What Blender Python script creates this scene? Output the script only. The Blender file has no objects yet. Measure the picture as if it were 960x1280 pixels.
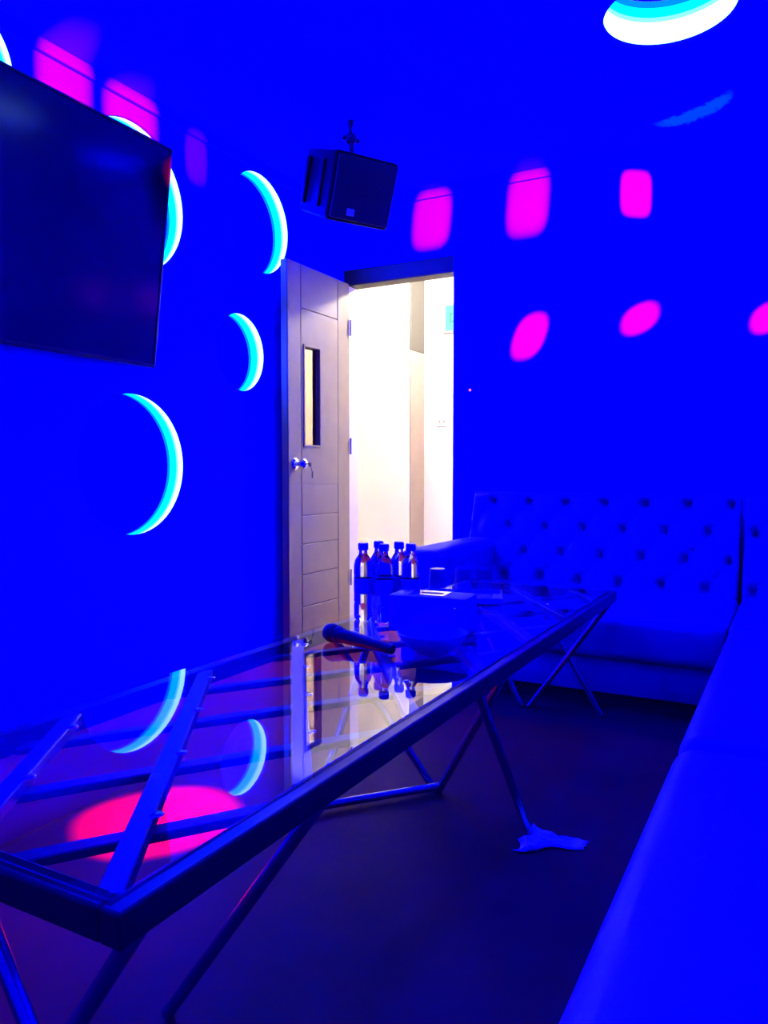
import bpy, bmesh, math, random
from mathutils import Vector, Matrix
random.seed(7)
S = bpy.context.scene
C = S.collection
PI = math.pi

# ------------------------------------------------------------------ materials
def mat(name, col, rough=.5, metal=0., spec=.5, noise=0., nscale=20., bump=0., bscale=200.):
    m = bpy.data.materials.new(name); m.use_nodes = True
    nt = m.node_tree; b = nt.nodes['Principled BSDF']
    b.inputs['Base Color'].default_value = (*col, 1)
    b.inputs['Roughness'].default_value = rough
    b.inputs['Metallic'].default_value = metal
    b.inputs['Specular IOR Level'].default_value = spec
    tc = nt.nodes.new('ShaderNodeTexCoord')
    if noise:
        n = nt.nodes.new('ShaderNodeTexNoise'); n.inputs['Scale'].default_value = nscale; n.inputs['Detail'].default_value = 4
        r = nt.nodes.new('ShaderNodeValToRGB')
        r.color_ramp.elements[0].position = .3; r.color_ramp.elements[1].position = .7
        r.color_ramp.elements[0].color = (*[c*(1-noise) for c in col], 1)
        r.color_ramp.elements[1].color = (*[min(1, c*(1+noise)) for c in col], 1)
        nt.links.new(tc.outputs['Object'], n.inputs['Vector']); nt.links.new(n.outputs['Fac'], r.inputs['Fac'])
        nt.links.new(r.outputs['Color'], b.inputs['Base Color'])
    if bump:
        n = nt.nodes.new('ShaderNodeTexNoise'); n.inputs['Scale'].default_value = bscale
        bp = nt.nodes.new('ShaderNodeBump'); bp.inputs['Strength'].default_value = bump; bp.inputs['Distance'].default_value = .002
        nt.links.new(tc.outputs['Object'], n.inputs['Vector']); nt.links.new(n.outputs['Fac'], bp.inputs['Height'])
        nt.links.new(bp.outputs['Normal'], b.inputs['Normal'])
    return m

def emis(name, col, strength):
    m = bpy.data.materials.new(name); m.use_nodes = True
    nt = m.node_tree; nt.nodes.clear()
    e = nt.nodes.new('ShaderNodeEmission'); e.inputs['Color'].default_value = (*col, 1); e.inputs['Strength'].default_value = strength
    o = nt.nodes.new('ShaderNodeOutputMaterial'); nt.links.new(e.outputs[0], o.inputs[0])
    return m

def sheet_glass(name, tint, ior, rough=0.0):
    """thin clear sheet: mirror-like by its Fresnel reflectance, see-through otherwise"""
    m = bpy.data.materials.new(name); m.use_nodes = True
    nt = m.node_tree; nt.nodes.clear()
    f = nt.nodes.new('ShaderNodeFresnel'); f.inputs['IOR'].default_value = ior
    t = nt.nodes.new('ShaderNodeBsdfTransparent'); t.inputs['Color'].default_value = (*tint, 1)
    ge = nt.nodes.new('ShaderNodeNewGeometry'); mm = nt.nodes.new('ShaderNodeMath'); mm.operation = 'SUBTRACT'; mm.inputs[0].default_value = 1
    mu = nt.nodes.new('ShaderNodeMath'); mu.operation = 'MULTIPLY'      # reflect at the outer face only
    nt.links.new(ge.outputs['Backfacing'], mm.inputs[1]); nt.links.new(f.outputs[0], mu.inputs[0]); nt.links.new(mm.outputs[0], mu.inputs[1])
    g = nt.nodes.new('ShaderNodeBsdfGlossy'); g.inputs['Roughness'].default_value = rough
    mx = nt.nodes.new('ShaderNodeMixShader'); o = nt.nodes.new('ShaderNodeOutputMaterial')
    nt.links.new(mu.outputs[0], mx.inputs[0]); nt.links.new(t.outputs[0], mx.inputs[1]); nt.links.new(g.outputs[0], mx.inputs[2])
    nt.links.new(mx.outputs[0], o.inputs[0])
    return m

M = {}
M['paint'] = mat('blue_wall_paint', (.0035, .0018, .80), .6, noise=.03, nscale=6, spec=.0, bump=.15, bscale=120)
M['ceil'] = mat('blue_ceiling_paint', (.0035, .0018, .80), .7, noise=.03, nscale=5, spec=.0)
M['floor'] = mat('dark_red_floor', (.21, .003, .021), .55, noise=.2, nscale=3, spec=.06)
M['hall'] = mat('cream_hall_paint', (.86, .82, .74), .6, noise=.02, nscale=4)
M['hallfloor'] = mat('hall_tile', (.62, .56, .5), .35, noise=.08, nscale=8)
M['hallpink'] = mat('pinkish_pilaster', (.33, .25, .225), .6, noise=.03)
M['hallgrey'] = mat('grey_panel', (.075, .07, .063), .5, noise=.05, nscale=9)
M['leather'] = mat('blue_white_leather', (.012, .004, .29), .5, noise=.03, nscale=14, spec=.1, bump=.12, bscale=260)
M['plinth'] = mat('dark_plinth', (.02, .015, .03), .5, noise=.1)
M['black'] = mat('black_plastic', (.03, .03, .036), .4, noise=.1, nscale=30, spec=.3)
M['cabinet'] = mat('speaker_black', (.005, .005, .0075), .5, noise=.1, nscale=60, spec=.04, bump=.3, bscale=500)
M['grille'] = mat('speaker_grille', (.024, .024, .032), .6, noise=.3, nscale=220, spec=.2, bump=.6, bscale=700)
M['badge'] = mat('silver_badge', (.5, .5, .55), .3, metal=.3, noise=.02)
M['screen'] = mat('tv_screen', (.006, .006, .014), .15, spec=.36, noise=.05)
M['bezel'] = mat('tv_bezel', (.012, .012, .02), .3, noise=.1, spec=.4)
M['door'] = mat('taupe_door', (.38, .31, .13), .5, noise=.05, nscale=10, spec=.3)
M['frame'] = mat('brown_door_frame', (.035, .016, .022), .5, noise=.1, nscale=12, spec=.3)
M['chrome'] = mat('chrome', (.75, .75, .8), .18, metal=1, noise=.03)
M['rim'] = mat('dark_blue_steel', (.012, .012, .022), .32, metal=.0, spec=.25, noise=.08, nscale=25)
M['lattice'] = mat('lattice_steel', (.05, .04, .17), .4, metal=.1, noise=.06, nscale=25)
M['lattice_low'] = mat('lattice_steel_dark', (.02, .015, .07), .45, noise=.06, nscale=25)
M['tube'] = mat('leg_steel', (.20, .20, .30), .22, metal=.8, noise=.06)
M['clip'] = mat('bright_steel', (.9, .9, .9), .12, metal=1, noise=.02)
M['niche'] = mat('niche_white', (.42, .42, .42), .7, noise=.02)
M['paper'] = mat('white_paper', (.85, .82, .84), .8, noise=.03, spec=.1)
M['carton'] = mat('blue_carton', (.05, .05, .7), .5, noise=.06, nscale=30)
M['film'] = mat('glossy_film', (.7, .7, .75), .06, metal=.85, noise=.02)
M['cap'] = mat('blue_cap', (.03, .03, .5), .4, noise=.05)
M['label'] = mat('blue_label', (.03, .03, .45), .4, noise=.15, nscale=40)
M['green'] = mat('green_print', (.02, .25, .12), .5, noise=.05)
M['plate'] = mat('switch_plate', (.7, .7, .72), .4, noise=.02)
M['rocker'] = mat('switch_rocker', (.35, .33, .3), .4, noise=.02)
M['tableglass'] = sheet_glass('table_glass', (.90, .90, .95), 2.35)
M['pane'] = mat('mirror_film_pane', (.5, .40, .26), .06, metal=1, noise=.02)
M['clear'] = sheet_glass('thin_clear_glass', (.80, .80, .95), 1.5)
gm = bpy.data.materials.new('bottle_water'); gm.use_nodes = True
b_ = gm.node_tree.nodes['Principled BSDF']
b_.inputs['Base Color'].default_value = (.93, .93, 1, 1); b_.inputs['Roughness'].default_value = .02
b_.inputs['Transmission Weight'].default_value = 1; b_.inputs['IOR'].default_value = 1.34
M['water'] = gm
M['panelled'] = emis('led_panel_blue', (0, 0, 1), 165)
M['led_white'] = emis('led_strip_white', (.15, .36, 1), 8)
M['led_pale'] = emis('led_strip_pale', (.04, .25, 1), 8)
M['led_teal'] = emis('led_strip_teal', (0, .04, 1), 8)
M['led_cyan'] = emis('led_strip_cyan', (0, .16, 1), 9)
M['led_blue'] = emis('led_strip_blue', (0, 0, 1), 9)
M['sign'] = emis('lit_sign_face', (.30, 1.0, .85), 1.3)
M['red_dot'] = emis('red_indicator', (1, .08, .10), 3)

# ------------------------------------------------------------------ mesh helpers
def add_box(bm, c, s, bevel=0., seg=3, rot=None):
    g = bmesh.ops.create_cube(bm, size=1)
    vs = g['verts']
    for v in vs: v.co = Vector((v.co.x*s[0], v.co.y*s[1], v.co.z*s[2]))
    if bevel:
        es = list({e for v in vs for e in v.link_edges})
        r = bmesh.ops.bevel(bm, geom=es, offset=bevel, segments=seg, affect='EDGES', profile=.5)
        vs = list({v for v in r['verts']} | {v for v in vs if v.is_valid})
    for v in vs:
        p = v.co
        if rot is not None: p = rot @ p
        v.co = p + Vector(c)
    return vs

def lohi(bm, lo, hi, bevel=0., seg=3):
    return add_box(bm, [(a+b)/2 for a, b in zip(lo, hi)], [b-a for a, b in zip(lo, hi)], bevel, seg)

def add_tube(bm, p, q, r, n=14, r2=None):
    p, q = Vector(p), Vector(q); d = q-p
    R = d.to_track_quat('Z', 'Y').to_matrix().to_4x4()
    R.translation = (p+q)/2
    bmesh.ops.create_cone(bm, cap_ends=True, segments=n, radius1=r, radius2=r if r2 is None else r2, depth=d.length, matrix=R)

def add_lathe(bm, prof, n=24, mtx=None):
    rings = []
    for (r, z) in prof:
        if r < 1e-6: rings.append([bm.verts.new((0, 0, z))])
        else: rings.append([bm.verts.new((r*math.cos(2*PI*i/n), r*math.sin(2*PI*i/n), z)) for i in range(n)])
    for a, b in zip(rings, rings[1:]):
        for i in range(n):
            j = (i+1) % n
            if len(a) == 1 and len(b) == 1: continue
            if len(a) == 1: bm.faces.new((a[0], b[i], b[j]))
            elif len(b) == 1: bm.faces.new((a[i], a[j], b[0]))
            else: bm.faces.new((a[i], a[j], b[j], b[i]))
    if mtx is not None:
        for ring in rings:
            for v in ring: v.co = mtx @ v.co

def add_torus(bm, R, r, z=0, n=48, m=8):
    vs = [[bm.verts.new(((R+r*math.cos(2*PI*j/m))*math.cos(2*PI*i/n), (R+r*math.cos(2*PI*j/m))*math.sin(2*PI*i/n), z+r*math.sin(2*PI*j/m))) for j in range(m)] for i in range(n)]
    for i in range(n):
        for j in range(m):
            bm.faces.new((vs[i][j], vs[(i+1) % n][j], vs[(i+1) % n][(j+1) % m], vs[i][(j+1) % m]))

def obj(name, bm, m, parent=None, smooth=False, loc=None):
    bmesh.ops.recalc_face_normals(bm, faces=bm.faces[:])
    me = bpy.data.meshes.new(name); bm.to_mesh(me); bm.free()
    if smooth:
        for p in me.polygons: p.use_smooth = True
        try: me.set_sharp_from_angle(angle=math.radians(40))
        except Exception: pass
    me.materials.append(m)
    o = bpy.data.objects.new(name, me); C.objects.link(o)
    if loc: o.location = loc
    if parent: o.parent = parent
    return o

def tag(o, label, cat, group=None):
    o['label'] = label; o['category'] = cat
    if group: o['group'] = group
    return o
def thing(name, label, cat, loc=(0, 0, 0), rotz=0, group=None):
    o = bpy.data.objects.new(name, None); C.objects.link(o); o.empty_display_size = .1
    o.location = loc; o.rotation_euler = (0, 0, rotz)
    return tag(o, label, cat, group)
def struct(name, bm, m, label=None, parent=None, smooth=False):
    o = obj(name, bm, m, parent, smooth)
    if not parent: o['kind'] = 'structure'
    if label: o['label'] = label
    return o
def B(): return bmesh.new()

def holed_sheet(w0, w1, h0, h1, holes, thick, to3, n=64):
    """rectangle with round holes, extruded by thick; to3(u, v, d) -> 3D"""
    bm = B()
    loops = [[(w0, h0), (w1, h0), (w1, h1), (w0, h1)]]
    for (cu, cv, r) in holes:
        loops.append([(cu+r*math.cos(2*PI*i/n), cv+r*math.sin(2*PI*i/n)) for i in range(n)])
    es = []; fr = []
    for L in loops:
        vs = [bm.verts.new((u, v, 0)) for u, v in L]; fr.append(vs)
        es += [bm.edges.new((vs[i], vs[(i+1) % len(vs)])) for i in range(len(vs))]
    bmesh.ops.triangle_fill(bm, use_beauty=True, edges=es, normal=(0, 0, 1))
    faces = bm.faces[:]
    back = {v: bm.verts.new((v.co.x, v.co.y, thick)) for v in bm.verts[:]}
    for f in faces: bm.faces.new([back[v] for v in reversed(f.verts)])
    for vs in fr:
        for i in range(len(vs)):
            a, b = vs[i], vs[(i+1) % len(vs)]
            bm.faces.new((a, b, back[b], back[a]))
    for v in bm.verts: v.co = Vector(to3(*v.co))
    return bm

# ------------------------------------------------------------------ room
XL, XR, YB, YF, ZC = -2.58, .62, 4.15, -1.3, 2.60
# left-wall niches: (Y, Z, r)
LN = [(1.70, 2.415, .215), (2.483, 2.165, .315), (3.383, 2.297, .262), (3.212, 1.585, .200), (2.466, .993, .311)]
CN = [(-.452, 2.985, .228), (-.45, 1.25, .228), (-1.75, 1.35, .228), (-1.75, -.35, .228), (-.45, -.35, .228)]  # only the first is seen; the other four are added to light the room

bm = B(); lohi(bm, (-3.0, -1.5, -.12), (.9, 4.3, 0)); struct('floor', bm, M['floor'])
struct('ceiling', holed_sheet(-2.72, XR+.12, YF-.1, YB+.12, CN, .014, lambda u, v, d: (u, v, ZC+d)), M['ceil'])
struct('wall_left', holed_sheet(YF-.1, YB+.12, 0, ZC, LN, .014, lambda u, v, d: (XL-d, u, v)), M['paint'])
bm = B(); lohi(bm, (XR, YF-.1, 0), (XR+.12, YB+.12, ZC)); struct('wall_right', bm, M['paint'])
bm = B(); lohi(bm, (XL, YF-.12, 0), (XR, YF, ZC)); struct('wall_front', bm, M['paint'])
DX0, DX1, DZ = -2.53, -1.787, 2.21
bm = B()
lohi(bm, (XL, YB, 0), (DX0, YB+.12, ZC)); lohi(bm, (DX1, YB, 0), (XR, YB+.12, ZC)); lohi(bm, (DX0, YB, DZ), (DX1, YB+.12, ZC))
bmesh.ops.remove_doubles(bm, verts=bm.verts[:], dist=1e-4)
struct('wall_back', bm, M['paint'])
# cornice: a small step where wall meets ceiling
bm = B(); lohi(bm, (XL, YB-.025, ZC-.05), (XR, YB, ZC), .006, 2); struct('trim_1', bm, M['paint'])
bm = B(); lohi(bm, (XL, YF, ZC-.05), (XL+.025, YB-.025, ZC), .006, 2); struct('trim_2', bm, M['paint'])

# ------------------------------------------------------------------ lit niches
def niche(name, label, cat, group, r, mtx, depth, ring, wfrac=.42):
    t = thing(name, label, cat, group=group); t.matrix_world = mtx     # local +z goes into the wall
    R = r+.013
    bm = B(); add_lathe(bm, [(r-.0005, .0145), (R, .0145), (R, depth), (R+.012, depth), (R+.012, .0146)], 64)
    obj('housing', bm, M['niche'], t, True)
    bm = B(); add_lathe(bm, [(0, depth), (R+.011, depth), (R+.011, depth+.02), (0, depth+.02)], 64)
    obj('back_panel', bm, M['panelled'], t, True)
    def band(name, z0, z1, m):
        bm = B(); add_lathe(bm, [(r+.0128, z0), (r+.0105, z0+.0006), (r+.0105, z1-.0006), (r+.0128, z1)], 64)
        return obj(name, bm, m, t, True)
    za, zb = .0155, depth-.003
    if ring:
        k = [za+(zb-za)*q for q in (0, wfrac-.06, wfrac+.04, .86, 1)]  # steps of emission paint the led falloff onto the inner wall
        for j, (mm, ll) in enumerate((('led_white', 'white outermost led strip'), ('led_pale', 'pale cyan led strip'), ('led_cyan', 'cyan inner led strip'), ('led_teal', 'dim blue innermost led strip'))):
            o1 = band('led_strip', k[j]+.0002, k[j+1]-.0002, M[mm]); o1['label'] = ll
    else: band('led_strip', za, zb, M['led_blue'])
    return t
toL = lambda y, z: Matrix(((0, 0, -1, XL), (0, 1, 0, y), (1, 0, 0, z), (0, 0, 0, 1)))
toC = lambda x, y: Matrix(((1, 0, 0, x), (0, 1, 0, y), (0, 0, 1, ZC), (0, 0, 0, 1)))
lab = ['round cyan glowing wall niche above the left part of the television, at the frame edge',
       'large round cyan wall niche half hidden behind the right side of the television',
       'round cyan wall niche just above and left of the open door top',
       'smallest round cyan wall niche, beside the door window height',
       'large low round wall niche with a long cyan crescent, below the television']
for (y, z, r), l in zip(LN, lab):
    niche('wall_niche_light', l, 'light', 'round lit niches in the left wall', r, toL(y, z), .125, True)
clab = ['round recessed ceiling light glowing white and cyan, top right of the view'] + ['round recessed blue ceiling light out of view towards the camera end']*4
for i, ((x, y, r), l) in enumerate(zip(CN, clab)):
    niche('ceiling_light', l, 'light', 'round recessed ceiling lights' if i else None, r, toC(x, y), .185, i == 0, .60)

# ------------------------------------------------------------------ hallway beyond the door
HY0, HY1, HY2, HX = YB+.12, 5.40, 5.66, -2.70
bm = B(); lohi(bm, (-4.2, HY0, -.12), (-.3, 6.0, 0)); struct('floor_hall', bm, M['hallfloor'])
bm = B(); lohi(bm, (-4.2, HY0-.02, 2.62), (-.3, 6.0, 2.72)); struct('ceiling_hall', bm, M['hall'])
bm = B(); lohi(bm, (-4.1, HY1, 0), (HX, HY2+.1, 2.62), .006, 2); struct('wall_hall_near', bm, M['hall'])
bm = B(); lohi(bm, (HX, HY2, 0), (-.4, HY2+.1, 2.62)); struct('wall_hall_far', bm, M['hall'])
bm = B(); lohi(bm, (-4.2, HY0, 0), (-4.1, HY1+.3, 2.62)); struct('wall_hall_left', bm, M['hall'])
bm = B(); lohi(bm, (-.4, HY0, 0), (-.3, HY2+.1, 2.62)); struct('wall_hall_right', bm, M['hall'])
bm = B(); lohi(bm, (HX, HY1+.012, 1.91), (HX+.012, HY2-.002, 2.62), .003, 1); struct('trim_3', bm, M['hallgrey'])  # shade on the hall corner's side face, put into a grey colour
bm = B(); lohi(bm, (HX, HY1+.012, 0), (HX+.012, HY2-.002, 1.91), .003, 1); struct('trim_6', bm, M['hallpink'])  # same side face lower down, its shade put into a pinkish colour
bm = B(); lohi(bm, (-4.1, HY0, 0), (DX0-.01, HY0+.02, 2.62)); lohi(bm, (DX1+.01, HY0, 0), (-.4, HY0+.02, 2.62)); lohi(bm, (DX0-.01, HY0, DZ), (DX1+.01, HY0+.02, 2.62))
struct('wall_hall_front', bm, M['hall'])
# exit sign, only its left edge shows past the door opening
t = thing('exit_sign', 'pale green lit sign on the hall wall, cut off by the doorway edge', 'sign', (-2.35, HY2, 2.17))
bm = B(); lohi(bm, (-.15, -.035, -.11), (.17, 0, .11), .006, 2); obj('sign_box', bm, M['plate'], t)
bm = B(); lohi(bm, (-.14, -.038, -.10), (.16, -.034, .10)); obj('lit_face', bm, M['sign'], t)
bm = B()
add_box(bm, (-.095, -.040, .0), (.012, .003, .07)); add_box(bm, (-.085, -.040, -.03), (.03, .003, .010)); add_box(bm, (-.088, -.040, .03), (.024, .003, .010))
obj('pictogram', bm, M['green'], t)
t = thing('light_switch', 'small light switch on the bright hall wall, seen through the doorway', 'switch', (-2.53, HY2, 1.363))
bm = B(); lohi(bm, (-.05, -.009, -.04), (.05, 0, .04), .004, 2); obj('plate', bm, M['hall'], t)
for dx in (-.018, .022):
    bm = B(); lohi(bm, (dx-.009, -.014, -.014), (dx+.009, -.008, .014), .002, 2); obj('rocker', bm, M['rocker'], t)

# ------------------------------------------------------------------ door frame and open door
bm = B()
lohi(bm, (DX0, YB+.004, 2.115), (DX1, YB+.115, DZ), .004, 2)
lohi(bm, (DX1-.012, YB+.08, 0), (DX1, YB+.115, 2.115), .003, 2)
struct('trim_4', bm, M['frame'], 'brown door frame')
bm = B(); lohi(bm, (DX0, YB+.004, 0), (DX0+.035, YB+.115, 2.115), .004, 2); struct('trim_5', bm, M['hall'], 'pale hinge jamb of the doorway')
DFX = -2.475                                   # visible face of the open leaf, looking to +x
Y0, Y1, YA, YC = 3.473, 4.125, 3.600, 3.990
door = bpy.data.objects.new('door_1', None); C.objects.link(door); door['kind'] = 'structure'
door['label'] = 'open taupe panelled door with a narrow window'
door.location = (DFX, Y1, 0)
WY0, WY1, WZ0, WZ1 = 3.632, 3.785, 1.115, 1.668
bm = B()
def lf(y0, y1, z0, z1, x0=-.012, x1=0., bev=.0035): lohi(bm, (x0, y0-Y1, z0), (x1, y1-Y1, z1), bev, 1)
# core with the window hole
for a in ((Y0, WY0, .01, 2.118), (WY1, Y1, .01, 2.118), (WY0, WY1, .01, WZ0), (WY0, WY1, WZ1, 2.118)): lf(*a, x0=-.044, x1=-.005, bev=0)
g = .0015
lf(Y0, YA-g, .01, 2.118); lf(YC+g, Y1, .01, 2.118)
zs = [.01, .187, .374, .548, .711, .888, 1.876, 2.118]
for z0, z1 in zip(zs, zs[1:]):
    z0 += g if z0 > .02 else 0; z1 -= g if z1 < 2.1 else 0
    if z0 < WZ0 < z1:
        lf(YA+g, WY0, z0, z1, bev=0); lf(WY1, YC-g, z0, z1, bev=0); lf(WY0, WY1, z0, WZ0, bev=0); lf(WY0, WY1, WZ1, z1, bev=0)
    else: lf(YA+g, YC-g, z0, z1)
struct('leaf', bm, M['door'], parent=door)
bm = B()
for y0, y1, z0, z1 in ((WY0-.012, WY0, WZ0-.012, WZ1+.012), (WY1, WY1+.012, WZ0-.012, WZ1+.012), (WY0, WY1, WZ1, WZ1+.012), (WY0, WY1, WZ0-.012, WZ0)):
    lohi(bm, (-.002, y0-Y1, z0), (.006, y1-Y1, z1), .002, 1)
obj('window_bead', bm, M['door'], door)
bm = B(); lohi(bm, (-.026, WY0-Y1, WZ0), (-.022, WY1-Y1, WZ1)); obj('window_pane', bm, M['pane'], door)
bm = B()
ky, kz = 3.535-Y1, 1.005
X90 = Matrix.Rotation(PI/2, 4, 'Y')
add_lathe(bm, [(0, 0), (.034, 0), (.034, .004), (.028, .010), (.013, .012), (.012, .036), (.022, .042), (.028, .054), (.027, .066), (.018, .075), (0, .077)], 24, Matrix.Translation((0, ky, kz)) @ X90)
h = obj('door_knob', bm, M['chrome'], door, True); h['label'] = 'chrome round door knob'
bm = B()
add_tube(bm, (.076, ky, kz), (.098, ky, kz), .0035, 8); add_box(bm, (.100, ky, kz-.004), (.004, .022, .022), .004, 2)
add_tube(bm, (.101, ky+.004, kz-.012), (.108, ky+.010, kz-.045), .0016, 6); add_box(bm, (.108, ky+.012, kz-.060), (.003, .012, .036), .002, 1)
obj('key', bm, M['black'], door, True)
for z in (.3, 1.12, 1.85):
    bm = B(); add_tube(bm, (.008, .002, z-.05), (.008, .002, z+.05), .007, 10); obj('hinge', bm, M['chrome'], door, True)

# wall switch with a red pilot light beside the door opening
t = thing('wall_switch', 'blue wall switch plate with a tiny red light, right of the doorway', 'switch', (-1.66, YB, 1.43))
bm = B(); lohi(bm, (-.06, -.008, -.04), (.06, 0, .04), .003, 2); obj('plate', bm, M['paint'], t)
bm = B(); add_lathe(bm, [(0, 0), (.007, 0), (.006, .004), (0, .006)], 12, Matrix.Translation((-.018, -.008, 0)) @ Matrix.Rotation(PI/2, 4, 'X')); obj('indicator', bm, M['red_dot'], t, True)

# ------------------------------------------------------------------ television
TW, TH = 1.66, .93
t = thing('television', 'large dark glossy flat television tilted down on the left wall', 'television')
tilt = math.atan2(.12, .905)
n = Vector((math.cos(tilt), 0, -math.sin(tilt))); u = Vector((0, 1, 0)); w = Vector((math.sin(tilt), 0, math.cos(tilt)))
cen = Vector((-2.46, 2.527-TW/2, 1.880))
Mx = Matrix(((u.x, w.x, n.x, cen.x), (u.y, w.y, n.y, cen.y), (u.z, w.z, n.z, cen.z), (0, 0, 0, 1)))   # local x right, y up, z out of the screen
t.matrix_world = Mx
bm = B(); lohi(bm, (-TW/2, -TH/2, -.03), (TW/2, TH/2, 0), .004, 2); lohi(bm, (-TW/2+.2, -TH/2+.06, -.055), (TW/2-.2, TH/2-.3, -.028), .01, 2); obj('casing', bm, M['bezel'], t)
bm = B()
for a in ((-TW/2, -TH/2, TW/2, -TH/2+.016), (-TW/2, TH/2-.011, TW/2, TH/2), (-TW/2, -TH/2+.016, -TW/2+.011, TH/2-.011), (TW/2-.011, -TH/2+.016, TW/2, TH/2-.011)):
    lohi(bm, (a[0], a[1], -.002), (a[2], a[3], .006), .002, 2)
obj('bezel', bm, M['bezel'], t)
bm = B(); lohi(bm, (-TW/2+.01, -TH/2+.014, -.001), (TW/2-.01, TH/2-.010, .002)); obj('screen', bm, M['screen'], t)
Mi = Mx.inverted()
for yy in (1.5, 1.9):
    bm = B()
    a = Mi @ Vector((XL+.020, yy, 2.02)); b = Mi @ Vector((XL+.020, yy, 1.62))
    add_tube(bm, a, Vector((a.x, .14, -.05)), .014, 8); add_tube(bm, b, Vector((b.x, -.2, -.05)), .010, 8)
    add_tube(bm, a, b, .016, 8)
    obj('wall_bracket', bm, M['black'], t)

# ------------------------------------------------------------------ ceiling speaker
t = thing('speaker', 'black loudspeaker hanging tilted from the ceiling near the door', 'speaker')
dl = math.radians(22)
n = Vector((.872, -.490, 0)); nn = n*math.cos(dl)+Vector((0, 0, -math.sin(dl))); r_ = Vector((.490, .872, 0)); uu = n*math.sin(dl)+Vector((0, 0, math.cos(dl)))
SC = Vector((-1.912, 3.165, 2.296))
Ms = Matrix(((r_.x, uu.x, nn.x, SC.x), (r_.y, uu.y, nn.y, SC.y), (r_.z, uu.z, nn.z, SC.z), (0, 0, 0, 1)))
t.matrix_world = Ms
W, H, D = .335, .296, .34
bm = B()
lohi(bm, (-W/2, -H/2, -D/2), (W/2, H/2, D/2), .022, 4)
for v in bm.verts:                                   # narrower at the rear
    k = (D/2-v.co.z)/D; v.co.x *= 1-.10*k; v.co.y *= 1-.05*k
obj('cabinet', bm, M['cabinet'], t, True)
bm = B(); lohi(bm, (-W/2+.014, -H/2+.014, D/2-.004), (W/2-.014, H/2-.014, D/2+.010), .008, 3); obj('grille', bm, M['grille'], t, True)
bm = B(); lohi(bm, (-.075, -H/2+.035, D/2+.009), (-.035, -H/2+.065, D/2+.014), .002, 1); o = obj('badge', bm, M['badge'], t); o['label'] = 'small silver badge'
for x0 in (-.105, .055):
    bm = B(); lohi(bm, (-W/2-.006, -H/2+.045, x0-.012), (-W/2+.012, H/2-.045, x0+.022), .005, 3); obj('side_rib', bm, M['cabinet'], t, True)
bm = B()
Mi = Ms.inverted()
top = Mi @ Vector((-1.89, 3.165, ZC))
kn = Mi @ Vector((-1.890, 3.165, 2.518))
add_tube(bm, top, Mi @ Vector((-1.893, 3.165, 2.57)), .020, 14, .013)
add_tube(bm, Mi @ Vector((-1.893, 3.165, 2.572)), kn, .011, 12)
add_tube(bm, kn, Vector((.01, H/2-.004, -.02)), .013, 12)
bmesh.ops.create_uvsphere(bm, u_segments=14, v_segments=10, radius=.030, matrix=Matrix.Translation(kn))
br = obj('bracket', bm, M['black'], t, True)
bm = B(); add_tube(bm, kn+Vector((-.045, 0, 0)), kn+Vector((.045, 0, 0)), .012, 10); obj('clamp_knob', bm, M['black'], br, True)

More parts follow.
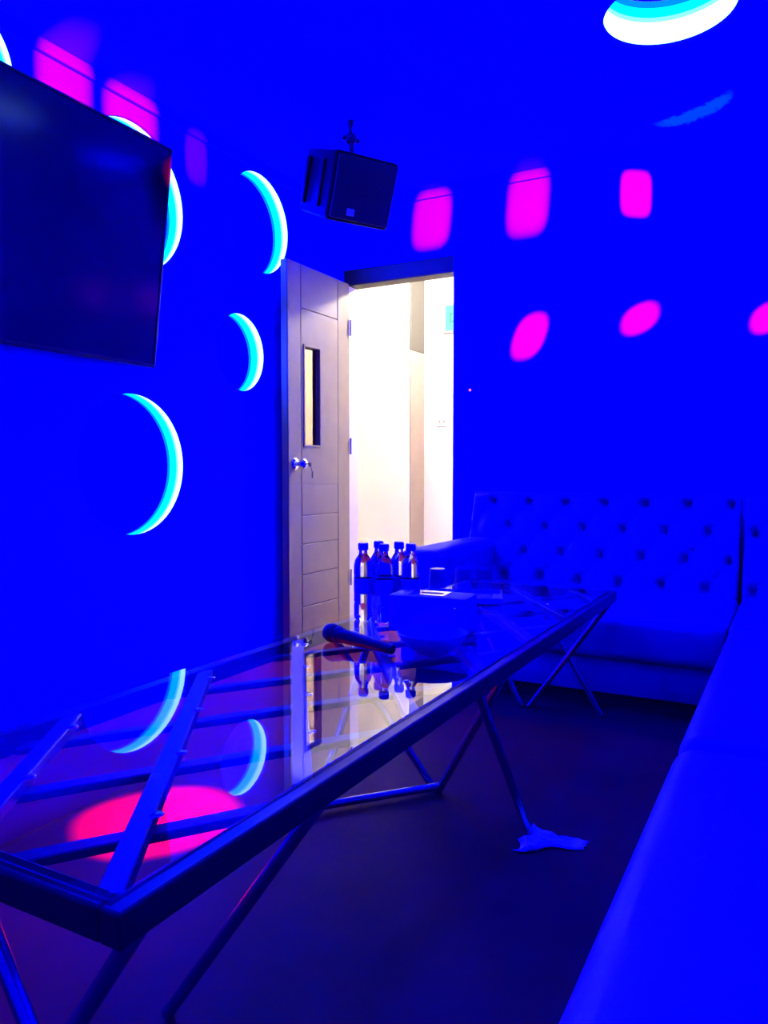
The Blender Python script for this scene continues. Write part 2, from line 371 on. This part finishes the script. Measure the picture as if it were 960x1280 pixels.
# ------------------------------------------------------------------ sofas
def puffy(bm, lo, hi, bev, puff, cuts=10):
    vs = lohi(bm, lo, hi, bev, 4)
    return vs
def cushion_mesh(lo, hi, bev=.05, puff=.015, nx=14, ny=18):
    """soft block: rounded box with a gently crowned top"""
    bm = B(); lohi(bm, lo, hi, bev, 5)
    bmesh.ops.subdivide_edges(bm, edges=[e for e in bm.edges if e.calc_length() > .15], cuts=10, use_grid_fill=True)
    cx, cy = (lo[0]+hi[0])/2, (lo[1]+hi[1])/2; hx, hy = (hi[0]-lo[0])/2, (hi[1]-lo[1])/2
    zm = (lo[2]+hi[2])/2
    for v in bm.verts:
        a, b = (v.co.x-cx)/hx, (v.co.y-cy)/hy
        if v.co.z > zm: v.co.z += puff*max(0, 1-a**4)*max(0, 1-b**4)
    return bm
def tufted(x0, x1, z0, z1, yb, dx, dz, ox, oz, mtx, parent, lean=.16):
    """buttoned back: local front looks to -y"""
    nx, nz = int((x1-x0)/.0125), int((z1-z0)/.0125)
    bm = B(); g = []
    for i in range(nx+1):
        row = []
        for j in range(nz+1):
            x = x0+(x1-x0)*i/nx; z = z0+(z1-z0)*j/nz
            a = (x-ox)/dx+(z-oz)/(2*dz); b = (x-ox)/dx-(z-oz)/(2*dz)
            h = (abs(math.sin(PI*a))*abs(math.sin(PI*b)))**.42
            db = math.hypot((a-round(a)), (b-round(b)))
            dep = .034*(1-h)+.046*math.exp(-(db/.16)**2)
            e = min(x-x0, x1-x, z1-z+.0)
            edge = 0 if e > .03 else .03-math.sqrt(max(0, .03**2-(.03-e)**2))
            dep = dep*min(1, e/.04)+edge
            y = yb+lean*(z-z0)/(z1-z0)+dep
            row.append(bm.verts.new(mtx @ Vector((x, y, z))))
        g.append(row)
    for i in range(nx):
        for j in range(nz): bm.faces.new((g[i][j], g[i+1][j], g[i+1][j+1], g[i][j+1]))
    # box in the rear
    per = [g[i][0] for i in range(nx+1)]+[g[nx][j] for j in range(1, nz+1)]+[g[i][nz] for i in range(nx-1, -1, -1)]+[g[0][j] for j in range(nz-1, 0, -1)]
    inv = mtx.inverted()
    rear = []
    for v in per:
        p = inv @ v.co; rear.append(bm.verts.new(mtx @ Vector((p.x, yb+lean+.10, p.z))))
    for i in range(len(per)):
        j = (i+1) % len(per); bm.faces.new((per[i], per[j], rear[j], rear[i]))
    bm.faces.new(rear)
    o = obj('backrest', bm, M['leather'], parent, True)
    # buttons
    for q in range(-40, 40):
        for p in range(-40, 40):
            x = ox+(p+q)/2*dx; z = oz+(p-q)*dz
            if x0+.05 < x < x1-.05 and z0+.01 < z < z1-.035:
                y = yb+lean*(z-z0)/(z1-z0)+.070
                bm = B(); bmesh.ops.create_uvsphere(bm, u_segments=12, v_segments=8, radius=.013, matrix=mtx @ Matrix.Translation((x, y, z)) @ Matrix.Diagonal((1, .5, 1, 1)))
                obj('button', bm, M['leather'], parent, True)
    return o
I4 = Matrix.Identity(4)
sf = thing('tufted_sofa', 'blue lit tufted leather sofa along the back wall, right of the doorway', 'sofa', (0, 0, 0))
SX0, SX1 = -1.60, -.238
obj('seat_cushion', cushion_mesh((SX0+.165, 3.11, .20), (SX1+.008, 3.90, .385), .045, .008), M['leather'], sf, True)
bm = B(); lohi(bm, (SX0+.02, 3.155, .055), (SX1-.005, 4.10, .21), .012, 2); obj('base', bm, M['leather'], sf, True)
bm = B(); lohi(bm, (SX0+.04, 3.20, 0), (SX1-.01, 4.08, .06)); obj('plinth', bm, M['plinth'], sf)
bm = B(); lohi(bm, (SX0-.03, 3.14, .05), (SX0+.17, 4.10, .605), .05, 5); obj('armrest', bm, M['leather'], sf, True)
tufted(SX0+.01, SX1, .37, .85, 3.82, .2, .13, -1.275, .797, I4, sf)

# corner piece of the L: its back on the back wall, then two benches along the right wall
cs = thing('corner_sofa', 'corner seat of the blue sofa at the back right, behind the long bench', 'sofa', (0, 0, 0))
obj('seat_cushion', cushion_mesh((-.222, 3.10, .20), (.40, 3.90, .385), .03, .004), M['leather'], cs, True)
bm = B(); lohi(bm, (-.215, 3.11, .055), (.5, 4.10, .21), .012, 2); obj('base', bm, M['leather'], cs, True)
bm = B(); lohi(bm, (-.17, 3.12, 0), (.5, 4.08, .06)); obj('plinth', bm, M['plinth'], cs)
tufted(-.220, .56, .37, .85, 3.82, .2, .13, -.075, .797, I4, cs)
RZ = Matrix.Rotation(-PI/2, 4, 'Z')    # local -y -> world -x
for nm, y0, y1, l in (('bench_sofa', 1.735, 3.095, 'second blue leather bench seat along the right side, beyond the seam'),
                      ('bench_sofa', -.30, 1.722, 'nearest blue leather bench seat filling the lower right corner')):
    bs = thing(nm, l, 'sofa', (0, 0, 0), group='bench seats along the right wall')
    obj('seat_cushion', cushion_mesh((-.222, y0, .20), (.36, y1, .385), .05, .010), M['leather'], bs, True)
    bm = B(); lohi(bm, (-.205, y0+.004, .055), (.5, y1-.004, .21), .012, 2); obj('base', bm, M['leather'], bs, True)
    bm = B(); lohi(bm, (-.16, y0+.01, 0), (.5, y1-.01, .06)); obj('plinth', bm, M['plinth'], bs)
    tufted(-y1+.004, -y0-.004, .37, .85, .33, .2, .13, -y1+.1, .797, RZ, bs, lean=.14)

# ------------------------------------------------------------------ glass table
TX0, TX1, TY0, TY1, TZ = -1.245, -.612, .552, 3.035, .50
tb = thing('glass_coffee_table', 'long glass topped coffee table with steel lattice under the glass', 'table', (-.93, 1.8, 0))
O = Vector((-.93, 1.8, 0))
def L(p): return Vector(p)-O
def lb(bm, lo, hi, bev=0., seg=2): lohi(bm, L(lo), L(hi), bev, seg)
R_ = .032
bm = B()
lb(bm, (TX1-R_, TY0, TZ-.042), (TX1, TY1, TZ-.001), .004); lb(bm, (TX0, TY0, TZ-.042), (TX0+R_, TY1, TZ-.001), .004)
lb(bm, (TX0+R_, TY0, TZ-.042), (TX1-R_, TY0+R_, TZ-.001), .004); lb(bm, (TX0+R_, TY1-R_, TZ-.042), (TX1-R_, TY1, TZ-.001), .004)
obj('frame', bm, M['rim'], tb)
bm = B(); lb(bm, (TX0+.006, TY0+.006, TZ-.001), (TX1-.020, TY1-.006, TZ+.007), .0015, 1)
obj('glass_top', bm, M['tableglass'], tb)
ix0, ix1, iy0, iy1 = TX0+R_-.004, TX1-R_+.004, TY0+R_-.004, TY1-R_+.004
def clipseg(x, y, dx, dy):
    ts = []
    t0, t1 = -9, 9
    for p, d, a, b in ((x, dx, ix0, ix1), (y, dy, iy0, iy1)):
        ta, tb_ = sorted(((a-p)/d, (b-p)/d)); t0, t1 = max(t0, ta), min(t1, tb_)
    return (t0, t1) if t1-t0 > .05 else None
pd, qd = (-.577, .817), (.577, .817)
Pl, Ql = [], []
for k in range(-2, 8):
    for (dd, yy, lst) in ((pd, .528+.375*k, Pl), (qd, .57+.38*k, Ql)):
        s = clipseg(TX1-.01, yy, *dd)
        if s: lst.append((TX1-.01, yy, dd, s))
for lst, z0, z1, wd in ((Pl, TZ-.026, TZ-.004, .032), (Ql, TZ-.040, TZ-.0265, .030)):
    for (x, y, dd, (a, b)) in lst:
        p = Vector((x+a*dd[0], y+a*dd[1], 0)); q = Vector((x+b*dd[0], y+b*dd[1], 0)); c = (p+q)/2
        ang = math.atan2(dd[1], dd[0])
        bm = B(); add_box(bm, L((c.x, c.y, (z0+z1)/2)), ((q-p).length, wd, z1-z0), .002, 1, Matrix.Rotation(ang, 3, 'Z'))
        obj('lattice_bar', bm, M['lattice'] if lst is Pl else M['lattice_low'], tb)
for (x, y, d, (a, b)) in Pl:
    for (x2, y2, d2, (a2, b2)) in Ql:
        det = d[0]*-d2[1]+d2[0]*d[1]
        rx, ry = x2-x, y2-y
        s = (rx*-d2[1]+d2[0]*ry)/det
        px, py = x+s*d[0], y+s*d[1]
        if ix0+.03 < px < ix1-.03 and iy0+.03 < py < iy1-.03:
            bm = B(); bmesh.ops.create_uvsphere(bm, u_segments=12, v_segments=8, radius=1, matrix=Matrix.Translation(L((px+.016, py+.011, TZ-.0042))) @ Matrix.Diagonal((.009, .012, .0030, 1)))
            obj('glass_clip', bm, M['clip'], tb, True)
zt = TZ-.042
xe, xm = TX1-.02, -.945
legs = [((xe, .60, zt), (-.95, .60, .0)), ((-.95, .60, zt), (-.65, .60, 0)), ((TX0+.02, .60, zt), (-.98, .60, 0)),
        ((xe, .97, zt), (-.96, .97, 0)),
        ((xe, 1.62, zt), (-.605, 1.93, 0)), ((xe, 1.80, zt), (-.93, 2.06, 0)), ((TX0+.02, 1.95, zt), (-.955, 2.08, 0)), ((TX0+.02, 2.2, zt), (-1.22, 1.85, 0)),
        ((xe, 3.0, zt), (-.95, 3.0, 0)), ((-.93, 3.0, zt), (-.66, 3.02, 0)), ((TX0+.02, 3.0, zt), (-.98, 3.0, 0))]
for p, q in legs:
    bm = B(); q = (q[0], q[1], .004); add_tube(bm, L(p), L(q), .0115, 14)
    lg = obj('leg', bm, M['tube'], tb, True)
bm = B(); add_tube(bm, L((-.93, 2.06, .02)), L((-1.19, 1.75, .02)), .012, 12); obj('stretcher', bm, M['tube'], tb, True)

# ------------------------------------------------------------------ things on the table
TT = TZ+.0072
def bottle(loc, label, s=1.):
    t = thing('water_bottle', label, 'bottle', loc, random.uniform(0, 6), 'water bottles on the table')
    prof = [(0, .002), (.022, 0), (.0275, .006), (.0285, .016), (.0285, .048), (.0265, .054), (.0285, .060), (.0285, .160), (.0280, .170), (.0245, .184), (.0175, .196), (.0135, .201), (.0130, .207), (.0125, .214), (0, .214)]
    bm = B(); add_lathe(bm, [(r*s, z*s) for r, z in prof], 28); obj('body', bm, M['water'], t, True)
    bm = B(); add_lathe(bm, [(.0289*s, .082*s), (.0291*s, .084*s), (.0291*s, .128*s), (.0289*s, .130*s)], 28); obj('label', bm, M['label'], t, True)
    bm = B(); add_lathe(bm, [(0, .2145*s), (.0150*s, .2145*s), (.0158*s, .216*s), (.0158*s, .232*s), (.0140*s, .236*s), (0, .236*s)], 24)
    for v in bm.verts: pass
    obj('cap', bm, M['cap'], t, True)
    return t
for (x, y), l in zip([(-1.170, 2.030), (-1.160, 2.110), (-1.098, 2.030), (-1.092, 2.118), (-1.033, 2.082)],
    ['leftmost clear water bottle with a blue cap, against the bright doorway', 'second water bottle from the left, its cap the highest of the row',
     'third water bottle from the left, in the middle of the row', 'fourth water bottle from the left, half behind the third', 'rightmost water bottle, next to the sofa armrest outline']):
    bottle((x, y, TT), l)

# tissue box with a sheet pulled out
t = thing('tissue_box', 'blue tissue box with a shiny pale top, right of the bottles', 'box', (-.915, 1.985, TT), math.radians(6))
bm = B()
for v in lohi(bm, (-.115, -.058, 0), (.115, .058, .105), .006, 2): pass
obj('carton', bm, M['carton'], t, True)
bm = B()
lohi(bm, (-.062, -.040, .1045), (.046, .040, .1075), .001, 1); o = obj('top_film', bm, M['film'], t); o['label'] = 'glossy pale top film'
bm = B(); add_lathe(bm, [(0, .1075), (.022, .1075), (.020, .1092), (0, .1092)], 28, Matrix.Diagonal((1.6, .5, 1, 1))); obj('opening', bm, M['black'], t)

# drinking glasses, upside down behind the box
def tumbler(loc, label, inverted, rb=.026, rt=.034, h=.10, group=None, facets=0):
    t = thing('glass_tumbler', label, 'glass', loc, .3, group)
    k = facets or 28
    prof = [(0, .0), (rb, 0), (rt, h), (rt-.002, h+.001), (rt-.0035, h), (rb-.002, .012), (0, .011)]
    if inverted: prof = [(r, h+.001-z) for r, z in prof]
    bm = B(); add_lathe(bm, prof, k); obj('body', bm, M['clear'], t, not facets)
    bm = B(); z = (h+.0005) if not inverted else .0045
    add_torus(bm, rt-.0018, .0022, z, 28, 6); obj('rim', bm, M['clear'], t, True)
    return t
for (x, y), l in zip([(-1.115, 2.46), (-1.035, 2.50), (-1.06, 2.58), (-.975, 2.545)],
    ['clear upturned glass behind the tissue box, leftmost of four', 'clear upturned glass behind the tissue box, second from the left', 'clear upturned glass behind the tissue box, rearmost of four', 'clear upturned glass behind the tissue box, rightmost of four']):
    tumbler((x, y, TT+.012), l, True, group='upturned glasses on the tray')
bm = B(); 
tr = thing('serving_tray', 'low blue serving tray under the upturned glasses', 'tray', (-1.045, 2.52, TT), math.radians(20))
lohi(bm, (-.14, -.10, 0), (.14, .10, .009), .004, 2); 
for a in ((-.14, -.10, .14, -.094), (-.14, .094, .14, .10), (-.14, -.094, -.134, .094), (.134, -.094, .14, .094)): lohi(bm, (a[0], a[1], .005), (a[2], a[3], .022), .002, 1)
obj('tray_body', bm, M['carton'], tr)
tumbler((-.757, 1.865, TT), 'faceted clear glass standing at the right of the tissue box', False, .030, .038, .095, facets=12)

# round bowl in front
t = thing('bowl', 'round blue bowl in front of the tissue box', 'bowl', (-.800, 1.735, TT))
bm = B(); add_lathe(bm, [(0, 0), (.040, 0), (.044, .004), (.072, .026), (.088, .050), (.0895, .053), (.087, .054), (.070, .030), (.040, .010), (0, .008)], 40); obj('body', bm, M['carton'], t, True)

# microphone lying on the glass
t = thing('microphone', 'black microphone lying on the glass in front of the bottles', 'microphone')
p, q = Vector((-1.085, 1.715, TT+.0255)), Vector((-.868, 1.668, TT+.0115))
Mm = (q-p).to_track_quat('Z', 'Y').to_matrix().to_4x4(); Mm.translation = p; t.matrix_world = Mm
bm = B(); add_lathe(bm, [(0, -.026), (.012, -.0235), (.021, -.015), (.0255, 0), (.0245, .014), (.021, .022)], 24); obj('grille_head', bm, M['grille'], t, True)
bm = B(); add_lathe(bm, [(.0215, .022), (.0228, .024), (.0228, .031), (.0205, .034), (.0185, .05), (.0155, .13), (.0125, .205), (.011, .212), (0, .213)], 24); obj('handle', bm, M['black'], t, True)
bm = B(); add_box(bm, (.0, .0172, .085), (.009, .006, .022), .002, 2); obj('switch', bm, M['badge'], t)

# patch of light on the floor by the middle leg, modelled as a pale sheet
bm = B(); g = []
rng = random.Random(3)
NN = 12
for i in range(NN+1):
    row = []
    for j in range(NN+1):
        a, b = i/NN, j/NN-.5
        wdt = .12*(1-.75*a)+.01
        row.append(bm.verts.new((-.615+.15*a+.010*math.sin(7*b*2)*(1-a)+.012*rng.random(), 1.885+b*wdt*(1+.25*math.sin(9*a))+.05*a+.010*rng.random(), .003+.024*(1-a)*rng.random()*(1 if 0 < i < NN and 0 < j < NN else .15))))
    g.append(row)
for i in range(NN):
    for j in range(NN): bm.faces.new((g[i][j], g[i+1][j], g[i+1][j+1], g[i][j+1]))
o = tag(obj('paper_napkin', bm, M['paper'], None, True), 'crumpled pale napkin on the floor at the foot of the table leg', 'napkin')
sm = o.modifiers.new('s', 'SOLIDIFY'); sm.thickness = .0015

# ------------------------------------------------------------------ lights
def beam(name, src, target, col, power, a, b, skew=0., shear=0., p=4., soft=.5, curve=0., ragged=0., dim_edge=0.):
    """projector lamp with a shaped lens: a x b = half width and half height of the patch (m) at the target; skew slants its sides, shear its top"""
    src, target = Vector(src), Vector(target); d = target-src; D = d.length
    ext = max(a*(1+abs(skew)), b*(1+abs(shear)))*1.9/D
    l = bpy.data.lights.new(name, 'SPOT'); l.color = col; l.energy = power*D*D; l.spot_size = min(2.6, 2*math.atan(ext*1.25)); l.spot_blend = .05; l.shadow_soft_size = .004
    l.use_nodes = True; nt = l.node_tree; em = nt.nodes['Emission']
    def math_(op, x, y=None, z=None):
        nd = nt.nodes.new('ShaderNodeMath'); nd.operation = op
        for i, v in enumerate((x, y, z)):
            if v is None: continue
            if isinstance(v, (int, float)): nd.inputs[i].default_value = v
            else: nt.links.new(v, nd.inputs[i])
        return nd.outputs[0]
    tc = nt.nodes.new('ShaderNodeTexCoord'); sx = nt.nodes.new('ShaderNodeSeparateXYZ'); nt.links.new(tc.outputs['Normal'], sx.inputs[0])
    zz = math_('ABSOLUTE', sx.outputs[2])
    u = math_('DIVIDE', math_('DIVIDE', sx.outputs[0], zz), a/D); v = math_('DIVIDE', math_('DIVIDE', sx.outputs[1], zz), b/D)
    u2 = math_('ADD', u, math_('MULTIPLY', v, skew)); v2 = math_('ADD', v, math_('MULTIPLY', u, shear))
    v2 = math_('SUBTRACT', v2, math_('MULTIPLY', math_('MULTIPLY', u, u), curve))
    if ragged:
        n = nt.nodes.new('ShaderNodeTexNoise'); n.inputs['Scale'].default_value = 7; n.inputs['Detail'].default_value = 5
        cx = nt.nodes.new('ShaderNodeCombineXYZ'); nt.links.new(u, cx.inputs[0]); nt.links.new(math_('MULTIPLY', v2, .25), cx.inputs[1]); nt.links.new(cx.outputs[0], n.inputs['Vector'])
        v2 = math_('ADD', v2, math_('MULTIPLY', math_('SUBTRACT', n.outputs['Fac'], .5), ragged))
    r = math_('ADD', math_('POWER', math_('ABSOLUTE', u2), p), math_('POWER', math_('ABSOLUTE', v2), p))
    mr = nt.nodes.new('ShaderNodeMapRange'); mr.interpolation_type = 'SMOOTHSTEP'
    mr.inputs['From Min'].default_value = 1+soft; mr.inputs['From Max'].default_value = max(0, 1-soft); mr.inputs['To Min'].default_value = 0; mr.inputs['To Max'].default_value = 1
    nt.links.new(r, mr.inputs['Value']); nt.links.new(mr.outputs[0], em.inputs['Strength'])
    o = bpy.data.objects.new(name, l); C.objects.link(o)
    z = -d.normalized(); x = Vector((0, 0, 1)).cross(z).normalized(); y = z.cross(x)
    o.matrix_world = Matrix(((x.x, y.x, z.x, src.x), (x.y, y.y, z.y, src.y), (x.z, y.z, z.z, src.z), (0, 0, 0, 1)))
    return o
SRC = (-.35, 1.2, 2.25); PINK = (1, 0, .02); KP = 12000
def party(tgt, a, b, k=1., **kw): beam('party_light_beam', SRC, tgt, PINK, KP*k, a, b, **kw)
party((-1.925, YB, 2.43), .10, .155, 1.0, p=3.5, soft=.85, skew=-.12)
party((-1.347, YB, 2.43), .105, .165, 1.0, p=3.5, soft=.85, skew=-.10)
party((-.775, YB, 2.385), .075, .115, 1.0, p=4, soft=.5, shear=.15)
party((-1.330, YB, 1.709), .085, .115, 1.3, p=2.4, soft=.5, skew=-.40)
party((-.744, YB, 1.750), .088, .070, 1.3, p=2.2, soft=.6, shear=-.35)
party((-.150, YB, 1.700), .075, .065, 1.3, p=2.2, soft=.6, shear=-.35)
party((XL, 2.13, 2.495), .11, .125, .95, p=3, soft=.9)
party((XL, 2.47, 2.485), .12, .115, 1.0, p=3, soft=.9)
party((XL, 2.88, 2.46), .055, .11, .12, p=3, soft=.9)
party((XL, 2.66, 2.24), .05, .06, .06, p=2, soft=.9)
beam('party_light_beam', (-.95, 1.2, 2.30), (-1.53, 1.53, 0), PINK, 1000, .19, .17, p=2.4, soft=.85)
beam('lamp_glint', (-.75, 2.55, .9), (-.455, 3.86, ZC), (0, .17, 1), 9300, .175, .042, p=2.6, soft=.5, ragged=2.2, curve=.9, shear=-.8)  # added spot in mid-air that draws the ragged glint on the ceiling

hl = bpy.data.lights.new('hall_lamp', 'POINT'); hl.energy = 130; hl.color = (1, .90, .80); hl.shadow_soft_size = .05
o = bpy.data.objects.new('hall_lamp', hl); C.objects.link(o); o.location = (-1.95, 5.0, 2.45)

w = bpy.data.worlds.new('World'); S.world = w; w.use_nodes = True
w.node_tree.nodes['Background'].inputs[0].default_value = (0, 0, 0, 1)

# ------------------------------------------------------------------ camera
cam = bpy.data.cameras.new('camera'); co = bpy.data.objects.new('camera', cam); C.objects.link(co)
cam.sensor_fit = 'VERTICAL'; cam.sensor_height = 32; cam.lens = 960/1280*32
cam.clip_start = .02
co.location = (0, 0, .96)
co.rotation_euler = (PI/2-math.atan(50/960), 0, math.radians(28.4))
S.camera = co
S.view_settings.view_transform = 'Standard'; S.view_settings.look = 'None'
S.view_settings.exposure = 0; S.view_settings.gamma = 1; S.view_settings.use_curve_mapping = False
S.cycles.use_denoising = True
S.cycles.max_bounces = 10; S.cycles.transparent_max_bounces = 24; S.cycles.transmission_bounces = 10
S.cycles.sample_clamp_indirect = 30
S.cycles.caustics_reflective = False; S.cycles.caustics_refractive = False
